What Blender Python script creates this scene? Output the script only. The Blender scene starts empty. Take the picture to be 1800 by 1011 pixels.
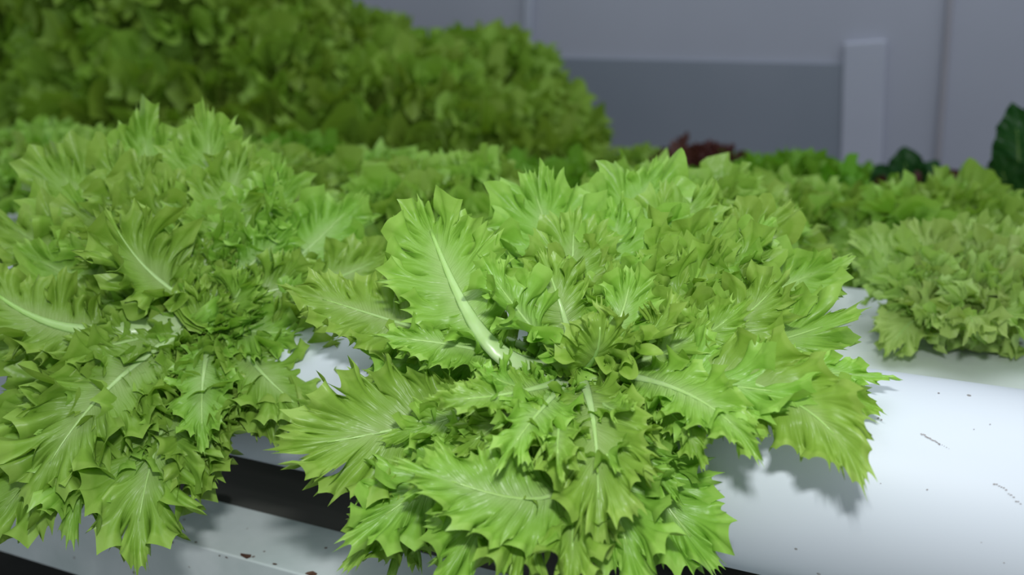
import bpy, math, random
import numpy as np
from mathutils import Vector, Matrix

C = bpy.context.scene.collection
SC = bpy.context.scene
H = 0.80                       # height of the front pipe's axis above the floor

# ---------------------------------------------------------------- camera
F_PX, PITCH, YAW = 1500.0, math.radians(18), math.radians(21.8)
CAM = Vector((0.0, -0.4087, 0.2203 + H))
az = math.radians(90) + YAW
FW = Vector((math.cos(az)*math.cos(PITCH), math.sin(az)*math.cos(PITCH), -math.sin(PITCH)))
RT = Vector((math.sin(az), -math.cos(az), 0))
UP = RT.cross(FW)
cd = bpy.data.cameras.new('camera')
cd.sensor_width = 36; cd.lens = 36*F_PX/1800
cd.clip_start = 0.01
cam = bpy.data.objects.new('camera', cd); C.objects.link(cam)
cam.matrix_world = Matrix((( RT.x, UP.x, -FW.x, CAM.x), (RT.y, UP.y, -FW.y, CAM.y), (RT.z, UP.z, -FW.z, CAM.z), (0, 0, 0, 1)))
SC.camera = cam
cd.dof.use_dof = True
cd.dof.focus_distance = 0.41
cd.dof.aperture_fstop = 6.0

# ---------------------------------------------------------------- light and exposure
SC.view_settings.view_transform = 'Standard'
SC.view_settings.look = 'None'
SC.view_settings.gamma = 1
SC.view_settings.use_curve_mapping = False
SC.view_settings.exposure = 0.12
w = bpy.data.worlds.new('world'); SC.world = w; w.use_nodes = True
bg = w.node_tree.nodes['Background']
bg.inputs['Color'].default_value = (0.84, 0.92, 1.0, 1); bg.inputs['Strength'].default_value = 0.34
# the photographer's flash, just above the lens
fl = bpy.data.lights.new('camera_flash', 'AREA'); fl.shape = 'RECTANGLE'; fl.size = 0.05; fl.size_y = 0.025
fl.energy = 1.75; fl.color = (0.97, 0.99, 1.0)
flo = bpy.data.objects.new('camera_flash', fl); C.objects.link(flo)
flo.location = CAM + UP*0.15 + RT*0.02 - FW*0.05
flo.rotation_euler = (FW - UP*0.22).to_track_quat('-Z', 'Y').to_euler()
# added overhead fill lamp, unseen, brightens the wall and back rows
sk = bpy.data.lights.new('back_fill', 'AREA'); sk.shape = 'RECTANGLE'; sk.size = 3.0; sk.size_y = 1.6
sk.energy = 24; sk.color = (0.9, 0.95, 1.0)
sko = bpy.data.objects.new('back_fill', sk); C.objects.link(sko)
sko.location = (0.2, 0.5, 3.0)
sko.rotation_euler = (Vector((-0.5, 1.1, 0.8)) - sko.location).to_track_quat('-Z', 'Y').to_euler()

def at(px, py, depth):
    """point at a distance along the viewing axis"""
    return CAM + (FW + RT*((px-900)/F_PX) + UP*((505.5-py)/F_PX))*depth

# ---------------------------------------------------------------- materials
def mat(name):
    m = bpy.data.materials.new(name); m.use_nodes = True
    nt = m.node_tree
    return m, nt, nt.nodes, nt.links, nt.nodes['Principled BSDF']

def ramp(n, stops):
    r = n.new('ShaderNodeValToRGB'); e = r.color_ramp.elements
    e[0].position, e[0].color = stops[0][0], (*stops[0][1], 1)
    e[1].position, e[1].color = stops[-1][0], (*stops[-1][1], 1)
    for p, c in stops[1:-1]:
        x = e.new(p); x.color = (*c, 1)
    return r

def mix(n, l, a, b, fac, mode='MIX'):
    m = n.new('ShaderNodeMix'); m.data_type = 'RGBA'; m.blend_type = mode
    for sock, v in ((m.inputs[0], fac), (m.inputs[6], a), (m.inputs[7], b)):
        if hasattr(v, 'is_linked'): l.new(v, sock)
        elif isinstance(v, tuple): sock.default_value = (*v, 1)
        else: sock.default_value = v
    return m.outputs[2]

def leaf_material(name, stops, rough=0.38, transl=0.30, vein=0.13, veincol=(0.50, 0.70, 0.24), bump=0.35, vary=0.24):
    m, nt, n, l, b = mat(name)
    uv = n.new('ShaderNodeUVMap'); uv.uv_map = 'leaf'
    sep = n.new('ShaderNodeSeparateXYZ'); l.new(uv.outputs[0], sep.inputs[0])
    r = ramp(n, stops)
    tc = n.new('ShaderNodeTexCoord')
    # veins run along u = const
    nz = n.new('ShaderNodeTexNoise'); nz.inputs['Scale'].default_value = 90; l.new(tc.outputs['Object'], nz.inputs[0])
    def M(op, a, bb=None, cc=None, clamp=False):
        x = n.new('ShaderNodeMath'); x.operation = op; x.use_clamp = clamp
        for i, v in enumerate((a, bb, cc)):
            if v is None: continue
            if hasattr(v, 'is_linked'): l.new(v, x.inputs[i])
            else: x.inputs[i].default_value = v
        return x.outputs[0]
    def lines(freq, wob, width):
        a = M('MULTIPLY', sep.outputs[0], freq)
        a = M('ADD', M('ADD', a, M('MULTIPLY', sep.outputs[1], 0.7)), M('MULTIPLY', nz.outputs[0], wob))
        f = M('PINGPONG', a, 0.5)
        return M('SUBTRACT', 1.0, M('DIVIDE', f, width, clamp=True), clamp=True)
    l.new(M('ADD', sep.outputs[1], M('MULTIPLY', sep.outputs[0], 0.010)), r.inputs[0])
    v1 = lines(1.0, 0.6, 0.10); v2 = lines(3.2, 1.6, 0.16)
    fade = M('SUBTRACT', 1.0, M('POWER', sep.outputs[1], 1.2), clamp=True)
    vv = M('MULTIPLY', M('ADD', v1, M('MULTIPLY', v2, 0.45)), fade, clamp=True)
    oi = n.new('ShaderNodeObjectInfo')
    big = n.new('ShaderNodeTexNoise'); big.inputs['Scale'].default_value = 22; big.inputs['Detail'].default_value = 4
    l.new(tc.outputs['Object'], big.inputs[0])
    hsv = n.new('ShaderNodeHueSaturation')
    l.new(M('ADD', 0.5 - 0.017, M('MULTIPLY', oi.outputs['Random'], 0.018)), hsv.inputs['Hue'])
    l.new(M('ADD', 1 - vary, M('MULTIPLY', M('ADD', oi.outputs['Random'], big.outputs[0]), vary)), hsv.inputs['Value'])
    l.new(r.outputs[0], hsv.inputs['Color'])
    col = mix(n, l, hsv.outputs[0], veincol, M('MULTIPLY', vv, vein))
    l.new(col, b.inputs['Base Color'])
    b.inputs['Roughness'].default_value = rough
    b.inputs['Specular IOR Level'].default_value = 0.42
    cr = n.new('ShaderNodeTexVoronoi'); cr.feature = 'SMOOTH_F1'; cr.inputs['Scale'].default_value = 260
    l.new(tc.outputs['Object'], cr.inputs[0])
    hgt = M('ADD', M('MULTIPLY', vv, -0.8), M('MULTIPLY', cr.outputs[0], 0.7))
    hgt = M('ADD', hgt, M('MULTIPLY', big.outputs[0], 1.2))
    bp = n.new('ShaderNodeBump'); bp.inputs['Strength'].default_value = bump; bp.inputs['Distance'].default_value = 0.0012
    l.new(hgt, bp.inputs['Height']); l.new(bp.outputs[0], b.inputs['Normal'])
    tr = n.new('ShaderNodeBsdfTranslucent'); l.new(bp.outputs[0], tr.inputs['Normal'])
    l.new(mix(n, l, col, (1.0, 1.0, 0.42), 1.0, 'MULTIPLY'), tr.inputs[0])
    mx = n.new('ShaderNodeMixShader'); mx.inputs[0].default_value = transl
    l.new(b.outputs[0], mx.inputs[1]); l.new(tr.outputs[0], mx.inputs[2])
    l.new(mx.outputs[0], n['Material Output'].inputs[0])
    return m

M_LEAF = leaf_material('lettuce_leaf', [(0, (0.52, 0.70, 0.34)), (0.14, (0.36, 0.58, 0.17)), (0.5, (0.245, 0.49, 0.068)), (0.95, (0.255, 0.505, 0.062)), (1.0, (0.33, 0.58, 0.10))])
M_DEEP = leaf_material('deep_green_lettuce_leaf', [(0, (0.20, 0.42, 0.08)), (0.2, (0.11, 0.33, 0.025)), (1.0, (0.16, 0.42, 0.03))], rough=0.5)
M_TALL = leaf_material('tall_lettuce_leaf', [(0, (0.28, 0.45, 0.11)), (0.2, (0.20, 0.39, 0.04)), (1.0, (0.26, 0.46, 0.055))], rough=0.55)
M_YELLOW = leaf_material('yellowish_lettuce_leaf', [(0, (0.50, 0.68, 0.32)), (0.2, (0.38, 0.60, 0.16)), (1.0, (0.42, 0.63, 0.17))], rough=0.45)
M_RED = leaf_material('red_lettuce_leaf', [(0, (0.16, 0.12, 0.07)), (0.3, (0.12, 0.05, 0.033)), (1.0, (0.11, 0.04, 0.03))], rough=0.4, transl=0.15, vein=0.05)
M_DARK = leaf_material('dark_green_leaf', [(0, (0.10, 0.22, 0.06)), (0.2, (0.02, 0.11, 0.025)), (1.0, (0.018, 0.09, 0.02))], rough=0.35, transl=0.15)

def rib_material():
    m, nt, n, l, b = mat('pale_midrib')
    tc = n.new('ShaderNodeTexCoord'); nz = n.new('ShaderNodeTexNoise'); nz.inputs['Scale'].default_value = 120
    l.new(tc.outputs['Object'], nz.inputs[0])
    r = ramp(n, [(0.3, (0.50, 0.66, 0.33)), (0.7, (0.62, 0.76, 0.46))]); l.new(nz.outputs[0], r.inputs[0])
    uv = n.new('ShaderNodeUVMap'); uv.uv_map = 'leaf'
    sep = n.new('ShaderNodeSeparateXYZ'); l.new(uv.outputs[0], sep.inputs[0])
    c = mix(n, l, r.outputs[0], (0.31, 0.55, 0.11), sep.outputs[0])
    l.new(c, b.inputs['Base Color']); b.inputs['Roughness'].default_value = 0.3
    b.inputs['Subsurface Weight'].default_value = 0.25; b.inputs['Subsurface Scale'].default_value = 0.004
    b.inputs['Subsurface Radius'].default_value = (0.6, 1.0, 0.3)
    bp = n.new('ShaderNodeBump'); bp.inputs['Distance'].default_value = 0.0006; bp.inputs['Strength'].default_value = 0.6
    l.new(nz.outputs[0], bp.inputs['Height']); l.new(bp.outputs[0], b.inputs['Normal'])
    return m
M_RIB = rib_material()

def surface(name, c1, c2, scale, rough, lo=0.35, hi=0.65, specks=None, speck_scale=60, speck_amt=0.06, bump=0.1, stretch=None, spec=0.4):
    m, nt, n, l, b = mat(name)
    tc = n.new('ShaderNodeTexCoord'); mp = n.new('ShaderNodeMapping'); l.new(tc.outputs['Object'], mp.inputs[0])
    if stretch: mp.inputs['Scale'].default_value = stretch
    nz = n.new('ShaderNodeTexNoise'); nz.inputs['Scale'].default_value = scale; nz.inputs['Detail'].default_value = 6
    l.new(mp.outputs[0], nz.inputs[0])
    r = ramp(n, [(lo, c1), (hi, c2)]); l.new(nz.outputs[0], r.inputs[0])
    out = r.outputs[0]
    if specks:
        v = n.new('ShaderNodeTexVoronoi'); v.inputs['Scale'].default_value = speck_scale; l.new(tc.outputs['Object'], v.inputs[0])
        rr = ramp(n, [(speck_amt, (1, 1, 1)), (speck_amt*1.5, (0, 0, 0))]); l.new(v.outputs[0], rr.inputs[0])
        n3 = n.new('ShaderNodeTexNoise'); n3.inputs['Scale'].default_value = speck_scale*0.6; l.new(tc.outputs['Object'], n3.inputs[0])
        r3 = ramp(n, [(0.56, (0, 0, 0)), (0.6, (1, 1, 1))]); l.new(n3.outputs[0], r3.inputs[0])
        fac = n.new('ShaderNodeMath'); fac.operation = 'MULTIPLY'
        l.new(rr.outputs[0], fac.inputs[0]); l.new(r3.outputs[0], fac.inputs[1])
        out = mix(n, l, out, specks, fac.outputs[0])
    l.new(out, b.inputs['Base Color']); b.inputs['Roughness'].default_value = rough
    b.inputs['Specular IOR Level'].default_value = spec
    bp = n.new('ShaderNodeBump'); bp.inputs['Distance'].default_value = 0.001; bp.inputs['Strength'].default_value = bump
    l.new(nz.outputs[0], bp.inputs['Height']); l.new(bp.outputs[0], b.inputs['Normal'])
    return m

M_PIPE = surface('white_pvc', (0.64, 0.70, 0.765), (0.69, 0.745, 0.80), 9, 0.5, specks=(0.28, 0.27, 0.26), speck_scale=45, speck_amt=0.035, bump=0.02, stretch=(0.3, 1, 1))
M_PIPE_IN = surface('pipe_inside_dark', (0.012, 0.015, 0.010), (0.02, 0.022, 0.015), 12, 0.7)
M_CHANNEL = surface('weathered_channel_paint', (0.66, 0.73, 0.69), (0.74, 0.80, 0.77), 16, 0.7, specks=(0.10, 0.08, 0.06), speck_scale=34, speck_amt=0.075, bump=0.3)
M_BEAM = surface('chipped_white_paint', (0.60, 0.68, 0.66), (0.74, 0.80, 0.79), 26, 0.6, specks=(0.16, 0.10, 0.07), speck_scale=120, speck_amt=0.10, bump=0.7)
M_RUST = surface('rust_chip', (0.06, 0.025, 0.015), (0.16, 0.08, 0.05), 200, 0.85)
M_SHADE_BOARD = surface('shade_toned_board', (0.05, 0.052, 0.046), (0.09, 0.09, 0.078), 14, 0.8, stretch=(0.2, 2, 2), bump=0.6)  # dark tone imitates the shade behind the beam
M_FLOOR = surface('shade_toned_floor', (0.035, 0.035, 0.032), (0.07, 0.07, 0.06), 3, 0.8, bump=0.5)  # shade far below the pipes is put into this dark colour
M_WALL = surface('grey_plastic_sheet', (0.37, 0.39, 0.47), (0.47, 0.485, 0.58), 1.3, 0.55, lo=0.25, hi=0.75, stretch=(1, 1, 0.8))
M_WALLLOW = surface('darker_grey_sheet', (0.22, 0.255, 0.31), (0.285, 0.31, 0.375), 1.6, 0.6, lo=0.25, hi=0.75)
M_POST = surface('pale_grey_post', (0.43, 0.46, 0.555), (0.48, 0.50, 0.60), 2, 0.5)
M_STRIP = surface('brownish_batten', (0.33, 0.32, 0.36), (0.38, 0.37, 0.42), 5, 0.7)
M_SPONGE = surface('dark_growing_sponge', (0.02, 0.025, 0.012), (0.05, 0.05, 0.03), 150, 0.95, bump=1)
M_CUP = surface('black_net_cup', (0.012, 0.012, 0.012), (0.02, 0.02, 0.02), 40, 0.5)

# ---------------------------------------------------------------- mesh helpers
def new_mesh(name, verts, faces, m, smooth=True, uvs=None):
    me = bpy.data.meshes.new(name)
    me.from_pydata([tuple(v) for v in verts], [], faces)
    if smooth: me.polygons.foreach_set('use_smooth', [True]*len(me.polygons))
    if uvs is not None:
        lay = me.uv_layers.new(name='leaf')
        idx = np.empty(len(me.loops), dtype=np.int32); me.loops.foreach_get('vertex_index', idx)
        lay.data.foreach_set('uv', np.asarray(uvs, dtype=np.float32)[idx].ravel())
    if m: me.materials.append(m)
    me.update()
    return me

def link(name, me, parent=None, loc=None):
    o = bpy.data.objects.new(name, me); C.objects.link(o)
    if parent: o.parent = parent
    if loc is not None: o.location = loc
    return o

def tag(o, label=None, cat=None, group=None, kind=None):
    if label: o['label'] = label
    if cat: o['category'] = cat
    if group: o['group'] = group
    if kind: o['kind'] = kind
    return o

def empty(name, loc, rz=0.0):
    o = bpy.data.objects.new(name, None); C.objects.link(o)
    o.location = loc; o.rotation_euler = (0, 0, rz); o.empty_display_size = 0.02
    return o

def box_data(x0, x1, y0, y1, z0, z1, bev=0.0):
    import bmesh
    bm = bmesh.new()
    bmesh.ops.create_cube(bm, size=1)
    for v in bm.verts:
        v.co = Vector(((x0+x1)/2 + v.co.x*(x1-x0), (y0+y1)/2 + v.co.y*(y1-y0), (z0+z1)/2 + v.co.z*(z1-z0)))
    if bev: bmesh.ops.bevel(bm, geom=bm.edges[:], offset=bev, segments=3, affect='EDGES', profile=0.5)
    V = [v.co.copy() for v in bm.verts]; bm.verts.index_update()
    Fc = [[v.index for v in f.verts] for f in bm.faces]
    bm.free()
    return V, Fc

def boxes(name, parts, m, parent=None, loc=None, bev=0.0):
    V, Fc = [], []
    for p in parts:
        v, f = box_data(*p, bev)
        Fc += [[i+len(V) for i in q] for q in f]; V += v
    return link(name, new_mesh(name, V, Fc, m, smooth=False), parent, loc)

# ---------------------------------------------------------------- leaf builder
def bezier(P, n=40):
    t = np.linspace(0, 1, n)[:, None]
    P = [np.array(p, float) for p in P]
    if len(P) == 3: pts = (1-t)**2*P[0] + 2*t*(1-t)*P[1] + t*t*P[2]
    else: pts = (1-t)**3*P[0] + 3*t*(1-t)**2*P[1] + 3*t*t*(1-t)*P[2] + t**3*P[3]
    return pts

class Spine:
    def __init__(s, P, hint, twist=0.0):
        s.p = bezier(P); d = np.diff(s.p, axis=0); L = np.linalg.norm(d, axis=1)
        s.a = np.concatenate([[0], np.cumsum(L)]); s.len = s.a[-1]
        T = np.gradient(s.p, axis=0); T /= np.linalg.norm(T, axis=1)[:, None]
        h = np.array(hint, float); h /= np.linalg.norm(h)
        N = h[None] - (T@h)[:, None]*T
        for i in range(len(N)):                         # keep the frame steady where the rib nears the hint
            if np.linalg.norm(N[i]) < 0.25 and i: N[i] = N[i-1] - (N[i-1]@T[i])*T[i]
            N[i] /= max(1e-6, np.linalg.norm(N[i]))
        for i in range(1, len(N)):
            v = N[i]*0.3 + N[i-1]*0.7; v -= (v@T[i])*T[i]; N[i] = v/np.linalg.norm(v)
        B = np.cross(T, N)
        a = twist*np.linspace(0, 1, len(N))[:, None]
        N, B = N*np.cos(a) + B*np.sin(a), B*np.cos(a) - N*np.sin(a)
        s.T, s.N, s.B = T, N, B
    def ev(s, u):
        out = []
        for arr in (s.p, s.T, s.N, s.B):
            out.append(np.stack([np.interp(u, s.a, arr[:, k]) for k in range(3)], -1))
        over = np.clip(u - s.len, 0, None)
        out[0] = out[0] + over[..., None]*out[1]
        return out

def leaf_data(P, hint, W, seed, s0=0.22, lobes=7, frill=1.0, cup=0.0, nray=290, M=15, depth=0.55, tooth=0.195, tpl=5.4, twist=0.0, spread=1.0):
    """a frilly lettuce blade: rays fan off the midrib to a lobed, toothed, ruffled margin"""
    rng = np.random.RandomState(seed)
    sp = Spine(P, hint, twist); L = sp.len
    V, UV, Fc = [], [], []
    for side in (-1, 1):
        EQ, EV = [0, .06, .15, .30, .5, .75, 1], [.08, .20, .42, .80, 1.03, 1.05, .92]
        AQ, AV = [0, .2, .5, .8, 1], [70, 74, 62, 30, 0]
        # plain outline first, so lobes and teeth can be spaced by distance along the margin
        qq = np.linspace(0, 1, 300); e0 = W*np.interp(qq, EQ, EV); an = np.radians(np.interp(qq, AQ, AV))
        s_ = L*s0*0.8 + (L*(1-s0*0.8) - W*0.95)*qq**0.9
        ou, ov = s_ + e0*np.cos(an), e0*np.sin(an)
        arc = np.concatenate([[0], np.cumsum(np.hypot(np.diff(ou), np.diff(ov)))]); arc /= arc[-1]
        c = np.linspace(0, 1, nray)
        nb = lobes + rng.randint(0, 3)
        cuts = np.cumsum(0.6 + 0.8*rng.rand(nb)); cuts = np.concatenate([[0], cuts/cuts[-1]])
        cuts = cuts/(cuts[-1] - (cuts[-1]-cuts[-2])*rng.uniform(.35, .6)); cuts[-1] = max(cuts[-1], 1.0001)
        amp = 0.45 + 0.75*rng.rand(nb+1)
        nt = int(nb*tpl); tc = np.cumsum(0.55+rng.rand(nt)); tc = np.concatenate([[0], tc/tc[-1]])
        tc[-1] = 1.0; ta = 0.35 + 0.9*rng.rand(nt+1)
        for x in tc[1:-1]: c[np.argmin(np.abs(c-x))] = x          # a vertex on every tooth tip
        q = np.interp(c, arc, qq); tc[-1] = 1.0001
        li = np.clip(np.searchsorted(cuts, c, side='right')-1, 0, nb-1)
        f = (c-cuts[li])/(cuts[li+1]-cuts[li])
        lobe_c = li + f
        sinus = np.where(f < .5, amp[li], amp[li+1])*np.abs(2*f-1)**3.6
        ti = np.clip(np.searchsorted(tc, c, side='right')-1, 0, nt-1)
        g = (c-tc[ti])/(tc[ti+1]-tc[ti])
        tth = np.where(g < .5, ta[ti], ta[ti+1])*np.abs(2*g-1)**2.5
        env = np.interp(q, EQ, EV)
        Lb = W*env; Ls = -Lb*depth*sinus*(1-0.25*q); Lt = W*tooth*(tth-0.2)*np.interp(q, [0, .2, 1], [.6, 1, 1])
        so = L*s0*0.8 + (L*(1-s0*0.8) - W*0.95)*q**0.9
        so = np.maximum(so, L*s0*0.6)
        ang = np.radians(np.interp(q, AQ, AV))
        t = np.linspace(0, 1, M)**0.85
        Tt, Q = np.meshgrid(t, q); 
        ph = rng.rand(8)*6.28
        LC = (lobe_c)[:, None]
        edge = np.minimum(1, (1-Q)*6)
        a1 = ang[:, None] + frill*edge*spread*(Tt**3*0.20*np.cos(2*np.pi*LC*1.13+ph[2]-2*Tt) + Tt**4*0.09*np.cos(2*np.pi*LC*2.4+ph[3]+2*Tt))
        R = Lb[:, None]*Tt + Ls[:, None]*Tt**1.8 + Lt[:, None]*Tt**3.2
        u = so[:, None] + R*np.cos(a1)
        v = R*np.sin(a1)*side
        z = Tt**2.0*0.17*np.sin(2*np.pi*LC*0.5+ph[1]+1.5*Tt)
        z += Tt**3.2*0.20*np.sin(2*np.pi*LC*1.13+ph[2]-2*Tt)
        z += Tt**3.6*0.15*np.sin(2*np.pi*LC*2.4+ph[3]+2*Tt) + Tt**6*0.05*np.sin(2*np.pi*LC*5+ph[4])
        z = z*W*frill*np.interp(q, [0, .3, 1], [.7, 1, 1])[:, None]
        # curl of the very rim and low waves of the blade
        z += W*0.10*frill*Tt**5*np.sin(LC*2.7+ph[5])
        z += W*0.045*np.sin(u/W*5+ph[6]+2*v/W)*np.sin(v/W*6+ph[7])*np.minimum(1, Tt*2) + W*0.012*np.sin(u/W*19+ph[2])*np.sin(v/W*17+ph[3])
        z += cup*v*v/W
        # both halves meet along the rib and along the tip ray
        w_tip = np.clip((Q-0.93)/0.07, 0, 1)
        z = z*(1-w_tip) + cup*0*w_tip
        pc, T, N, B = sp.ev(u)
        X = pc + v[..., None]*B + z[..., None]*N
        X = X.reshape(-1, 3)
        base = len(V)
        V += list(X)
        uu = (Q*nb*2.0).ravel(); UV += list(np.stack([uu, Tt.ravel()], -1))
        idx = np.arange(nray*M).reshape(nray, M) + base
        a, b, c, d = idx[:-1, :-1].ravel(), idx[1:, :-1].ravel(), idx[1:, 1:].ravel(), idx[:-1, 1:].ravel()
        quads = np.stack([a, b, c, d], -1) if side < 0 else np.stack([a, d, c, b], -1)
        Fc += quads.tolist()
    return V, Fc, UV, sp

def rib_data(sp, r0, r1, end=0.84, ns=28, nr=8, sink=0.25):
    a = np.linspace(0, 1, ns); u = a*sp.len*end
    pc, T, N, B = sp.ev(u)
    V, UV, Fc = [], [], []
    r = r1 + (r0-r1)*(1-a)**1.6
    for k in range(ns):
        for j in range(nr):
            th = 2*math.pi*j/nr
            V.append(pc[k] + B[k]*r[k]*1.35*math.cos(th) + N[k]*(r[k]*0.62*math.sin(th) + sink*r[k]*0.3))
            UV.append((a[k]**1.1, 0))
    for k in range(ns-1):
        for j in range(nr):
            Fc.append([k*nr+j, k*nr+(j+1) % nr, (k+1)*nr+(j+1) % nr, (k+1)*nr+j])
    Fc.append(list(range(nr))[::-1]); Fc.append([(ns-1)*nr+j for j in range(nr)])
    return V, Fc, UV

def add_leaf(parent, P, hint, W, seed, m=None, rib=0.0030, **kw):
    o0 = parent.location
    P = [Vector(p) - o0 for p in P]
    V, Fc, UV, sp = leaf_data(P, hint, W, seed, **kw)
    lf = link('leaf', new_mesh('leaf', V, Fc, m or M_LEAF, uvs=UV), parent)
    V, Fc, UV = rib_data(sp, rib, rib*0.10)
    link('midrib', new_mesh('midrib', V, Fc, M_RIB, uvs=UV), lf)
    return lf

# ---------------------------------------------------------------- the room
WY = 1.75
boxes('floor', [(-4.5, 2.6, -1.6, WY+0.12, -0.1, 0)], M_FLOOR)['kind'] = 'structure'
wl = boxes('wall_back', [(-4.5, 2.6, WY, WY+0.08, 0, 2.6)], M_WALL); wl['kind'] = 'structure'
boxes('trim_1', [(-4.5, -0.02, WY-0.012, WY, 0, 0.905)], M_WALLLOW, bev=0.003)['kind'] = 'structure'   # darker lower sheet
def lean(o, x, z, deg):
    p = Vector((x, 0, z)); r = Matrix.Rotation(math.radians(deg), 4, 'Y')
    o.matrix_world = Matrix.Translation(p) @ r @ Matrix.Translation(-p)
    o['kind'] = 'structure'
lean(boxes('trim_2', [(-0.045, 0.045, WY-0.02, WY-0.001, 0, 0.955)], M_POST, bev=0.006), 0.0, 0.9, -5)
lean(boxes('trim_3', [(-0.83, -0.805, WY-0.02, WY-0.001, 0.93, 2.6)], M_POST, bev=0.006), -0.8, 0.9, 2)
lean(boxes('trim_4', [(0.16, 0.172, WY-0.012, WY-0.001, 0, 2.6)], M_STRIP, bev=0.002), 0.16, 0.9, -4)

# ---------------------------------------------------------------- pipes, channels, frame
def pipe(name, y, z, r, x0, x1, holes, label, seg=72):
    """PVC tube with round planting holes cut through its shell"""
    import bmesh
    root = empty(name, (x0, y, z))
    bm = bmesh.new()
    def cylz(radius, xa, xb):
        res = bmesh.ops.create_cone(bm, cap_ends=True, segments=seg, radius1=radius, radius2=radius, depth=xb-xa)
        for v in res['verts']:
            v.co = Vector((v.co.z + (xa+xb)/2 - x0, v.co.x, v.co.y))
    nx = 110
    rings = [[bm.verts.new(((x1-x0)*i/nx, r*math.cos(2*math.pi*k/seg), r*math.sin(2*math.pi*k/seg))) for k in range(seg)] for i in range(nx+1)]
    for i in range(nx):
        for k in range(seg): bm.faces.new((rings[i][k], rings[i][(k+1) % seg], rings[i+1][(k+1) % seg], rings[i+1][k]))
    bm.faces.new(rings[0]); bm.faces.new(rings[-1])
    bmesh.ops.recalc_face_normals(bm, faces=bm.faces[:])
    me = bpy.data.meshes.new('tube'); bm.to_mesh(me); bm.free()
    me.materials.append(M_PIPE); me.materials.append(M_PIPE_IN)
    o = link('tube', me, root)
    # bore holes
    for (hx, tilt, hr) in holes:
        bm = bmesh.new()
        bmesh.ops.create_cone(bm, cap_ends=True, segments=40, radius1=hr, radius2=hr, depth=0.05)
        mt = Matrix.Translation((hx-x0, 0, 0)) @ Matrix.Rotation(tilt, 4, 'X') @ Matrix.Translation((0, 0, r))
        bm.transform(mt)
        cm = bpy.data.meshes.new('cut'); bm.to_mesh(cm); bm.free(); cm.materials.append(M_PIPE_IN)
        co = bpy.data.objects.new('cut', cm); C.objects.link(co); co.location = root.location
        md = o.modifiers.new('b', 'BOOLEAN'); md.operation = 'DIFFERENCE'; md.object = co; md.solver = 'EXACT'
        bpy.context.view_layer.update()
        dg = bpy.context.evaluated_depsgraph_get()
        nm = bpy.data.meshes.new_from_object(o.evaluated_get(dg))
        o.modifiers.clear(); o.data = nm
        bpy.data.objects.remove(co)
    for p in o.data.polygons:
        p.use_smooth = p.material_index == 0 and abs(p.normal.x) < 0.5 and abs(Vector((0, p.center.y, p.center.z)).length-r) < 0.002
    tag(root, label, 'pipe')
    return root

pipe('hydroponic_pipe', 0.0, H, 0.055, -1.0, 0.62, [(-0.118, 0.62, 0.024), (-0.342, 0.50, 0.024)],
     'thick white round plastic growing pipe in front, carrying the two nearest lettuces')

pp = bpy.data.objects['hydroponic_pipe']
rg = random.Random(2); V, Fc = [], []
def on_pipe(px, py, r=0.0552):
    v = at(px, py, 1.0) - CAM; o = CAM - Vector((0, 0, H))
    a_ = v.y**2+v.z**2; b_ = o.y*v.y+o.z*v.z; c_ = o.y**2+o.z**2-r*r
    return CAM + v*((-b_-math.sqrt(b_*b_-a_*c_))/a_)
marks = [(1619+i*2.2, 762+i*1.25+rg.uniform(-1, 1), 1.5) for i in range(16)] + [(1652+i*4, 780+i*2.2, 0.9) for i in range(5)] + [(1748+i*4.2, 848+i*3.4+rg.uniform(-4, 4), 1.8) for i in range(12)]
marks += [(1543, 735, 2), (1549, 738, 1.6), (1650, 691, 1.6), (1630, 861, 1.4), (1548, 850, 1.3), (1740, 746, 1.2), (1712, 755, 1.2), (1725, 954, 1.2), (1765, 990, 1.4)]
for (px, py, s_) in marks:
    b = len(V); n = 6
    for j in range(n):
        a = 2*math.pi*j/n; q = s_*rg.uniform(.5, 1.2); V.append(on_pipe(px+q*1.5*math.cos(a), py+q*0.8*math.sin(a)) - pp.location)
    Fc.append([b+j for j in range(n)])
link('scuff_marks', new_mesh('scuff_marks', V, Fc, surface('scuff_grey', (0.20, 0.17, 0.16), (0.4, 0.38, 0.38), 300, 0.8), smooth=False), pp)

def channel(x0, x1, y0, y1, z0, z1, holes, label):
    root = empty('growing_channel', (x0, (y0+y1)/2, z0))
    X = [x0, x1]
    boxes('channel_body', [(0, x1-x0, -(y1-y0)/2, (y1-y0)/2, 0, z1-z0)], M_CHANNEL, root, bev=0.006)
    V, Fc = [], []
    for hx in holes:
        n = 28; b = len(V)
        for k in range(n):
            a = 2*math.pi*k/n; V.append((hx-x0+0.022*math.cos(a), 0.022*math.sin(a), z1-z0+0.003))
        for k in range(n):
            a = 2*math.pi*k/n; V.append((hx-x0+0.026*math.cos(a), 0.026*math.sin(a), z1-z0+0.003))
        for k in range(n):
            a = 2*math.pi*k/n; V.append((hx-x0+0.027*math.cos(a), 0.027*math.sin(a), z1-z0-0.001))
        for k in range(n):
            a = 2*math.pi*k/n; V.append((hx-x0+0.021*math.cos(a), 0.021*math.sin(a), z1-z0-0.001))
        for r in range(3):
            for k in range(n):
                Fc.append([b+r*n+k, b+((r+1))*n+k, b+(r+1)*n+(k+1) % n, b+r*n+(k+1) % n] if r else [b+k, b+n+k, b+n+(k+1) % n, b+(k+1) % n])
        Fc.append([b+3*n+k for k in range(n)])
    link('net_cups', new_mesh('net_cups', V, Fc, M_CUP), root)
    tag(root, label, 'channel')
    return root

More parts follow.
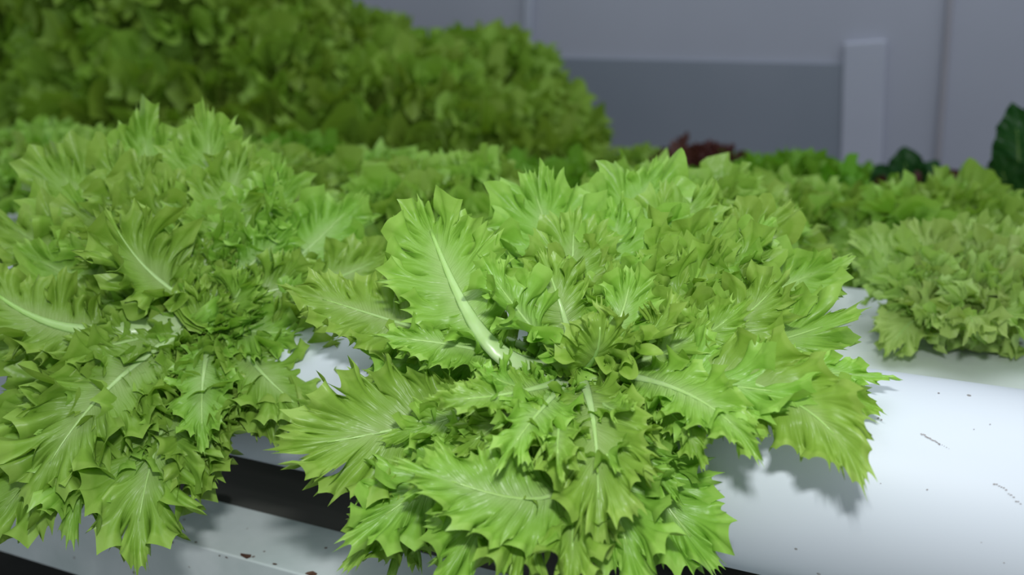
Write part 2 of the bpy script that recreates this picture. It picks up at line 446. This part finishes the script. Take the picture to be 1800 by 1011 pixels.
ROWS = [  # y centre, top z (relative), x spots
    (0.235, 0.000), (0.44, -0.045), (0.63, -0.085), (1.00, -0.12)]
channel(-2.2, 0.85, 0.09, 0.33, H-0.06, H+0.0, [], 'pale grey flat-topped growing channel right behind the thick white pipe')
for i, (y, z) in enumerate(ROWS[1:]):
    nm = ['second flat growing channel behind the white pipe, hidden under lettuces', 'third growing channel back, under the lettuces before the wall', 'rearmost low growing channel, beside the grey wall'][i]
    channel(-3.0 if i < 2 else -0.64, 1.1, y-0.07, y+0.07, H+z-0.06, H+z, [], nm)

# chipped white beam in front of and below the pipe
bb = empty('steel_beam', (-1.1, -0.055, H-0.130))
boxes('beam_body', [(0, 1.75, -0.022, 0.022, 0, 0.050)], M_BEAM, bb, bev=0.0012)
rng = random.Random(4)
V, Fc = [], []
for k in range(46):
    x = rng.uniform(0.55, 1.0); yy = -0.022 + rng.choice([0.0008, -0.0003]); s = rng.uniform(0.0004, 0.0014)
    if k < 3: x = (0.846, 0.80, 0.745)[k]; s = 0.0022
    n = 7; b = len(V); top = rng.random() < 0.55
    for j in range(n):
        a = 2*math.pi*j/n; rr = s*rng.uniform(0.6, 1.3)
        if top: V.append((x+rr*1.8*math.cos(a), -0.0200+rr*math.sin(a)+rng.uniform(0, .0004), 0.0503))
        else: V.append((x+rr*1.8*math.cos(a), -0.0223, 0.0476+rr*math.sin(a)))
    Fc.append([b+j for j in range(n)])
link('rust_spots', new_mesh('rust_spots', V, Fc, M_RUST, smooth=False), bb)
tag(bb, 'chipped white painted beam with rusty edge running below the front pipe', 'beam')

dk = empty('shade_board', (-1.1, 0.03, H-0.152))  # added board, its dark colour stands for shade under the pipe
boxes('board', [(0, 1.7, -0.045, 0.085, 0, 0.02)], M_SHADE_BOARD, dk, bev=0.002)
V = [(0.685+0.011*math.cos(a), -0.0+0.010*math.sin(a), 0.0204) for a in [k*2*math.pi/20 for k in range(20)]]
link('hole', new_mesh('hole', V, [list(range(20))], M_PIPE_IN), dk)
tag(dk, 'dark board with round hole, standing in for the shade between pipe and white beam', 'board')

# the frame that carries everything
for k, x in enumerate((-0.95, 0.58)):
    fr = empty('support_frame', (x, 0, 0))
    boxes('crossbar', [(-0.02, 0.02, -0.03, 1.1, H-0.235, H-0.195)], M_BEAM, fr)
    for yy in (-0.02, 0.5, 1.05): boxes('leg', [(-0.018, 0.018, yy-0.018, yy+0.018, 0, H-0.235)], M_BEAM, fr)
    boxes('pipe_saddle', [(-0.012, 0.012, 0.0, 0.03, H-0.195, H-0.055)], M_BEAM, fr)
    boxes('channel_rest', [(-0.012, 0.012, 0.2, 0.24, H-0.195, H-0.06), (-0.012, 0.012, 0.46, 0.5, H-0.195, H-0.105),
           (-0.012, 0.012, 0.72, 0.76, H-0.195, H-0.145), (-0.012, 0.012, 0.98, 1.02, H-0.195, H-0.18)], M_BEAM, fr)
    boxes('beam_bracket', [(-0.012, 0.012, -0.075, 0.10, H-0.195, H-0.152), (-0.012, 0.012, -0.075, -0.035, H-0.16, H-0.13)], M_BEAM, fr)
    tag(fr, ['support frame under the left ends of the pipes', 'support frame under the right ends of the pipes'][k], 'frame')

# ---------------------------------------------------------------- hero lettuces
UPV = Vector((0, 0, 1))
def hero(name, crown, d0, specs, label, m=None, group=None, seed0=0, rib=0.0030, **kw):
    root = empty(name, crown); tag(root, label, 'lettuce', group)
    for i, s in enumerate(specs):
        pts, W = s[0], s[1]; o = dict(kw); o.update(s[2] if len(s) > 2 else {})
        P = [crown] + [at(x, y, d0 + dd/100.0) for (x, y, dd) in pts]
        tocam = (CAM - P[-1]).normalized()
        hc, hu = o.pop('h', (0.75, 0.6)); hr = o.pop('hr', 0.0)
        hint = tocam*hc + UPV*hu + RT*hr
        Wm = W/F_PX*(CAM-P[-1]).length
        rb = o.pop('rib', rib)
        add_leaf(root, P, hint, Wm, seed0+i*7+1, m=o.pop('m', m), rib=rb, **o)
    # short pale stem down into the hole
    V, Fc = [], []
    for k, (zz, r) in enumerate([(-0.028, 0.008), (-0.012, 0.011), (0.0, 0.012), (0.006, 0.010), (0.012, 0.006)]):
        for j in range(14):
            a = 2*math.pi*j/14; V.append((r*math.cos(a), r*math.sin(a), zz))
    for k in range(4):
        for j in range(14): Fc.append([k*14+j, k*14+(j+1) % 14, (k+1)*14+(j+1) % 14, (k+1)*14+j])
    Fc.append(list(range(14))[::-1]); Fc.append([4*14+j for j in range(14)])
    link('stem', new_mesh('stem', V, Fc, M_RIB, uvs=[(0.2, 0)]*len(V)), root)
    return root

def fillers(n, seed, cx, cy, rx, ry, d_lo, d_hi, W0, W1, ctr):
    rg = random.Random(seed); out = []
    for i in range(n):
        a = i*2.39996 + rg.uniform(-.3, .3); r = math.sqrt((i+0.6)/n)
        tx, ty = cx + rx*r*math.cos(a), cy + ry*r*math.sin(a)
        up = max(0.0, min(1.0, (cy+ry-ty)/(2*ry)))
        d = d_lo + (d_hi-d_lo)*up
        mx, my = ctr[0]*0.45+tx*0.55, (ctr[1]-60)*0.45+ty*0.55
        out.append(([(mx, my, d*0.55-1.5), (tx, ty, d)], rg.uniform(W0, W1), dict(h=(rg.uniform(.3, 1), rg.uniform(.2, .9)), hr=rg.uniform(-.5, .5), frill=1.25, rib=0.0018)))
    return out

def depth_of(P): return (P-CAM).dot(FW)
cA = Vector((-0.116, -0.0315, H+0.0475)); dA = depth_of(cA)
cB = Vector((-0.340, -0.0270, H+0.050)); dB = depth_of(cB)

A = [
 # back fan
 ([(1010, 520, 2), (925, 300, 9)], 105), ([(1060, 480, 4), (1165, 275, 12)], 100), ([(1110, 480, 5), (1260, 315, 10)], 95),
 ([(1200, 500, 4), (1400, 360, 8)], 90), ([(1250, 560, 3), (1500, 450, 5)], 90), ([(1000, 560, 0), (1010, 370, 5)], 85),
 ([(1090, 560, 1), (1120, 390, 6)], 85), ([(1150, 560, 1), (1230, 420, 5)], 80), ([(1190, 600, 0), (1330, 460, 3)], 80),
 # left upright leaf with broad white rib
 ([(865, 672, -5), (825, 590, -3), (735, 345, 2)], 108, dict(rib=0.0072, s0=0.42, frill=0.9)),
 # left pointing
 ([(760, 590, 0), (490, 500, 2)], 75, dict(s0=0.3)), ([(820, 600, -3), (650, 590, -3)], 60), ([(850, 560, -1), (640, 540, 3)], 70),
 # big face-on leaf at right
 ([(1300, 640, -1), (1520, 545, 0)], 118, dict(h=(1, 0.3), frill=0.7)), ([(1260, 650, -2), (1390, 470, 0)], 85), ([(1220, 640, -3), (1320, 520, -3)], 70, dict(frill=0.8)),
 # inner cups
 ([(960, 620, -4), (840, 450, -3)], 85, dict(cup=0.35, h=(0.2, 0.9))), ([(1070, 640, -6), (1050, 530, -5)], 85, dict(cup=0.3, h=(-0.1, 1))),
 ([(1160, 620, -5), (1180, 510, -4)], 80, dict(h=(0.1, 1))), ([(1000, 560, -3), (950, 440, 0)], 75), ([(1100, 600, -4), (1110, 470, -1)], 70),
 ([(1180, 640, -4), (1250, 560, -3)], 60), 
 # lower right
 ([(1260, 670, -6), (1440, 700, -7)], 105, dict(h=(0.6, 0.8))), ([(1400, 640, -4), (1585, 668, -5)], 52), ([(1450, 610, -7), (1520, 865, -9.5)], 108, dict(h=(1, 0.2), frill=0.7)), ([(1380, 620, -3), (1560, 730, -6)], 60),
 ([(1250, 650, -7), (1340, 815, -8.5)], 75), ([(1190, 670, -5), (1240, 830, -7)], 50, dict(h=(1, .3))),
 # left and lower leaves
 ([(760, 760, -3), (478, 790, -5)], 138, dict(h=(1, 0.25), frill=0.65, s0=0.35)),
 ([(1080, 985, -9), (900, 880, -8), (690, 810, -8)], 98, dict(h=(1, 0.25), frill=0.65, s0=0.35)),
 ([(1060, 700, -8), (1050, 965, -9)], 125, dict(h=(0.8, 0.5), frill=0.8)),
 ([(920, 720, -6), (830, 635, -6)], 62), ([(940, 720, -8), (870, 830, -9)], 75), ([(1080, 760, -7), (1115, 700, -8)], 45), ([(940, 700, -7), (745, 705, -7)], 55),
 ([(800, 820, -4), (600, 960, -6)], 110, dict(h=(1, .3))), ([(930, 860, -7), (900, 1050, -9)], 125, dict(h=(1, .3))), ([(1140, 860, -6), (1265, 1005, -6)], 110, dict(h=(1, .3))),
 ([(830, 690, 0), (640, 665, 1)], 88), ([(860, 900, -7), (760, 1045, -8)], 115, dict(h=(1, .3))), ([(1080, 900, -8), (1130, 1040, -8)], 115, dict(h=(1, .3))), ([(1000, 880, -8), (1010, 1060, -10)], 100),
 ([(820, 640, -1), (620, 600, 2)], 75), ([(780, 760, -1), (590, 720, -1)], 75), ([(700, 880, -3), (600, 1010, -5)], 85, dict(h=(1, .3))), ([(850, 740, -1), (680, 720, 0)], 75), ([(1120, 790, -6), (1200, 890, -6)], 75), ([(960, 760, -8), (990, 850, -10)], 62),
 ([(720, 850, -2), (680, 1030, -4)], 95, dict(h=(1, .3))), ([(860, 760, -5), (790, 800, -6)], 70), ([(1030, 760, -5), (1090, 830, -9)], 70),
]
A += fillers(19, 3, 1180, 500, 250, 180, -3, 7, 55, 80, (1060, 690))
A += fillers(13, 4, 900, 830, 260, 130, -8, -3, 50, 75, (1030, 720))
hero('frilly_lettuce', cA, dA, A, 'large bright green frilly lettuce in sharp focus at the centre of the front pipe', seed0=100)

B = [
 ([(260, 520, -3), (185, 365, -3)], 100, dict(cup=0.3, h=(0.3, 0.9))), ([(370, 430, 4), (365, 190, 9)], 88), ([(280, 420, 5), (240, 190, 10)], 88),
 ([(180, 430, 3), (80, 260, 8)], 88), ([(140, 490, 1), (-20, 370, 4)], 80), ([(300, 480, 2), (290, 300, 4)], 80), ([(200, 480, 2), (130, 330, 4)], 80),
 ([(190, 600, -5), (80, 610, -5), (-60, 470, -4)], 75, dict(rib=0.0085, s0=0.4)), ([(100, 640, -3), (-90, 600, -4)], 70),
 ([(420, 480, 4), (500, 280, 10)], 85), ([(490, 500, 3), (640, 340, 8)], 82), ([(520, 530, 1), (700, 440, 5)], 72), ([(380, 500, 2), (430, 370, 4)], 75),
 ([(430, 630, -3), (615, 640, -3)], 112, dict(h=(1, .3))), ([(430, 650, -4), (560, 740, -5)], 85), ([(440, 560, -1), (600, 560, 0)], 80), ([(400, 560, -2), (440, 475, -2)], 62), ([(450, 640, -4), (490, 790, -4)], 75), ([(340, 650, -5), (360, 800, -7)], 62),
 ([(230, 700, -5), (190, 830, -6)], 65), ([(120, 680, -8), (50, 900, -9)], 112), ([(230, 800, -8), (240, 1010, -9)], 120), ([(280, 740, -6), (300, 860, -7)], 60),
 ([(150, 680, -5), (50, 730, -6)], 85), ([(80, 700, -5), (-60, 800, -6)], 90), ([(60, 800, -8), (-60, 980, -9)], 110), ([(180, 690, -6), (130, 770, -7)], 75),
 ([(390, 570, -1), (400, 610, -3)], 55), ([(340, 600, -2), (380, 500, -2)], 60), ([(170, 560, -1), (60, 520, -1)], 60), ([(200, 540, 0), (20, 430, 1)], 70),
 ([(420, 600, -3), (540, 580, -2)], 70), ([(120, 740, -7), (130, 960, -9)], 90), ([(200, 620, -5), (90, 620, -6)], 60),
]
B += fillers(24, 5, 300, 430, 300, 200, -2, 7, 55, 80, (290, 600))
B += fillers(18, 6, 200, 780, 230, 160, -8, -3, 55, 80, (290, 640))
hero('frilly_lettuce', cB, dB, B, 'large frilly lettuce on the left of the front pipe, leaves hanging over the beam', seed0=500)

# ---------------------------------------------------------------- rosette lettuces behind
LEAVES = []
for k in range(7):
    rise = [0.9, 0.75, 0.6, 0.5, 0.35, 0.8, 0.65][k]
    P = [Vector((0, 0, 0)), Vector((0.035, 0, 0.045*rise)), Vector((0.08, 0, 0.055*rise)), Vector((0.12, 0, 0.02*rise))]
    V, Fc, UV, sp = leaf_data(P, (-0.3, 0, 1), 0.046, 900+k, nray=190, M=10, frill=1.15, cup=0.25)
    LEAVES.append((V, Fc, UV, sp))
MESHES = {}
def leaf_mesh(k, m):
    if (k, m.name) not in MESHES:
        V, Fc, UV, sp = LEAVES[k]; rv, rf, ru = rib_data(sp, 0.0026, 0.0005, ns=14, nr=6)
        MESHES[(k, m.name)] = (new_mesh('leaf', V, Fc, m, uvs=UV), new_mesh('midrib', rv, rf, M_RIB, uvs=ru))
    return MESHES[(k, m.name)]

def rosette(name, x, y, z, size, label, m, seed, group=None, n=26, ribs=False, tall=0.0, cat='lettuce', stem=0.0):
    rg = random.Random(seed)
    root = empty(name, (x, y, H+z)); tag(root, label, cat, group)
    for i in range(n):
        f = i/(n-1)                                    # 0 inner, 1 outer
        azm = i*2.39996 + rg.uniform(-.25, .25)
        pitch = math.radians((66 - 62*f**0.8)*(1-tall) + (82-50*f)*tall + rg.uniform(-8, 8))
        sc = size/0.12*(0.62 + 0.40*f**0.6)*rg.uniform(0.88, 1.1)
        lm, rm = leaf_mesh(rg.randrange(7), m)
        o = link('leaf', lm, root)
        o.rotation_mode = 'QUATERNION'
        o.rotation_quaternion = (Matrix.Rotation(azm, 3, 'Z') @ Matrix.Rotation(-pitch, 3, 'Y') @ Matrix.Rotation(rg.uniform(-.3, .3), 3, 'X')).to_quaternion()
        o.scale = (sc, sc*rg.uniform(.9, 1.15), sc)
        o.location = (0.004*math.cos(azm), 0.004*math.sin(azm), 0.012+0.012*(1-f)+stem*(1-f))
        if ribs: link('midrib', rm, o)
    return root

# second row, on the pale channel
cC = Vector((0.090, 0.232, H+0.004)); dC = depth_of(cC)
CL = [([(1620, 500, -3), (1555, 630, -5)], 62), ([(1590, 480, 0), (1490, 400, 3)], 60), ([(1640, 480, 0), (1600, 385, 3)], 60), ([(1700, 480, 2), (1710, 380, 4)], 60),
      ([(1760, 480, 0), (1790, 395, 3)], 60), ([(1790, 520, -2), (1850, 420, 0)], 70), ([(1760, 540, -5), (1810, 560, -8)], 62), ([(1700, 520, -6), (1715, 590, -9)], 60),
      ([(1640, 530, -4), (1650, 580, -7)], 55), ([(1560, 490, 0), (1495, 455, 1)], 60), ([(1800, 540, -4), (1880, 570, -6)], 70), ([(1620, 520, -3), (1545, 520, -3)], 55)]
CL += fillers(20, 8, 1680, 480, 165, 95, -6, 4, 45, 62, (1700, 590))
hero('frilly_lettuce', cC, dC, CL, 'yellowish green lettuce at right, casting a small shadow on the pale channel', m=M_YELLOW, seed0=900, rib=0.0024, nray=200, M=11)
second = [(-0.12, 0.24), (-0.33, 0.245), (-0.54, 0.235), (-0.75, 0.24), (0.31, 0.25)]
names = ['light green lettuce directly behind the big centre lettuce', 'green lettuce behind the gap between the two front lettuces', 'green lettuce right behind the front left lettuce', 'green lettuce at the left picture edge behind the front left lettuce', 'green lettuce at the right picture edge on the pale channel']
for i, (x, y) in enumerate(second):
    rosette('frilly_lettuce', x, y, 0.0, 0.108, names[i], M_LEAF, 20+i, ribs=True)
G2 = 'lettuces of the middle rows behind the front pipe'
for r, (y, z) in enumerate(ROWS[1:]):
    xs = [[0.28, 0.10, -0.08, -0.27, -0.46, -0.65, -0.84, -1.03], [0.36, 0.17, -0.02, -0.21, -0.40, -0.60, -0.80, -1.0, -1.2], [0.45, 0.25, 0.05, -0.15, -0.35, -0.55]][r]
    lab = ['softly blurred green lettuce in the third row, %s', 'blurred green lettuce in the fourth row, %s', 'blurred green lettuce in the rearmost row by the wall, %s'][r]
    OR = ['at the right end', 'second from the right end', 'third from the right end', 'fourth from the right end', 'fifth from the right end', 'sixth from the right end', 'seventh from the right end', 'eighth from the right end', 'ninth from the right end']
    for i, x in enumerate(xs):
        rg = random.Random(r*50+i)
        rosette('frilly_lettuce', x+rg.uniform(-.02, .02), y+rg.uniform(-.015, .015), z, rg.uniform(0.115, 0.135), lab % OR[i], M_LEAF if rg.random() < .4 else M_DEEP, 60+r*20+i, group='blurred lettuces, row %s' % ['three', 'four', 'five'][r], n=22, tall=0.15)

# upper tier, back left
UZ = -0.10
ur = empty('growing_bench', (-3.2, 1.03, H+UZ-0.06))
boxes('channel_body', [(0, 2.72, -0.27, 0.27, 0, 0.06)], M_CHANNEL, ur, bev=0.006)
for (a, b) in ((0.1, -0.25), (2.6, -0.25), (0.1, 0.25), (2.6, 0.25)):
    boxes('leg', [(a-0.02, a+0.02, b-0.02, b+0.02, -(H+UZ-0.06), 0)], M_BEAM, ur)
tag(ur, 'raised growing bench hidden under the tall lettuces at back left', 'bench')
k = 0
bpy.context.view_layer.update()
ORD = ['at the right end', 'second from the right end', 'third from the right end', 'fourth from the right end', 'fifth from the right end', 'sixth from the right end', 'seventh from the right end', 'eighth from the right end', 'ninth from the right end']
for (y, xs) in ((0.84, [-0.52, -0.70, -0.89, -1.08, -1.28]), (1.02, [-0.58, -0.78, -1.0, -1.22, -1.45, -1.7]), (1.22, [-0.72, -0.95, -1.2, -1.45, -1.7, -1.95, -2.2])):
    for x in xs:
        rg = random.Random(700+k)
        hgt = 0.30 if x < -1.12 else (0.24 if x < -0.96 else (0.14 if x < -0.84 else (0.08 if x < -0.65 else 0.03)))
        rosette('tall_lettuce', x+rg.uniform(-.02, .02), y+rg.uniform(-.02, .02), UZ, rg.uniform(0.23, 0.27)*(.8 if x > -.6 else 1), 'tall dark green lettuce, %s line of the tall leafy mass, %s' % ({0.84: 'front', 1.02: 'middle', 1.22: 'rear'}[y], ORD[xs.index(x)]), M_TALL, 200+k, group='tall lettuces at back left', n=40, tall=0.2, stem=hgt)
        k += 1

# red lettuces and smooth dark leaves in the rear rows
rosette('red_lettuce', -0.222, 1.0, -0.118, 0.115, 'red-brown lettuce blurred above the green rows, near the centre of the wall', M_RED, 31, n=22, tall=0.4, stem=0.03)
rosette('red_lettuce', 0.09, 0.93, -0.118, 0.115, 'brown-red lettuce low behind the rows, beside a dark green plant', M_RED, 32, n=18, tall=0.2, stem=0.01)
rosette('red_lettuce', 0.215, 0.86, -0.118, 0.12, 'red-brown lettuce at the right picture edge below dark round leaves', M_RED, 33, n=18, tall=0.3, stem=0.02)
def round_leaf_plant(x, y, z, label, spots, W):
    root = empty('round_leaf_plant', (x, y, H+z)); tag(root, label, 'plant')
    for i, (dx, dy, dz, s_) in enumerate(spots):
        o = Vector((x, y, H+z)); tip = o + Vector((dx, dy, dz)); midp = o + Vector((dx*0.35, dy*0.35, dz*0.75))
        add_leaf(root, [o, midp, tip], (CAM-tip).normalized()*0.8+UPV*0.5+Vector((dx*8, 0, 0)), W*s_, 40+i, m=M_DARK, rib=0.002, s0=0.45, depth=0.04, tooth=0.0, frill=0.25, nray=80, M=9, lobes=3)
round_leaf_plant(0.085, 0.93, -0.118, 'small dark green smooth-leaved plant behind the right rows', [(-0.02, 0, 0.155, 1), (-0.055, 0, 0.125, 1), (0.03, 0.02, 0.135, .9), (0.0, -0.02, 0.135, .9)], 0.034)
round_leaf_plant(0.198, 0.74, -0.085, 'dark green plant with round glossy leaves at the right picture edge', [(-0.035, 0, 0.205, 1), (-0.045, -0.01, 0.145, 1), (0.0, 0.02, 0.22, 1), (0.03, 0, 0.17, 1), (-0.01, -0.02, 0.13, 1)], 0.032)
rosette('frilly_lettuce', -0.055, 0.60, -0.085, 0.125, 'taller green lettuce poking above the rear rows before the wall post', M_DEEP, 35, n=24, tall=0.7, stem=0.035)
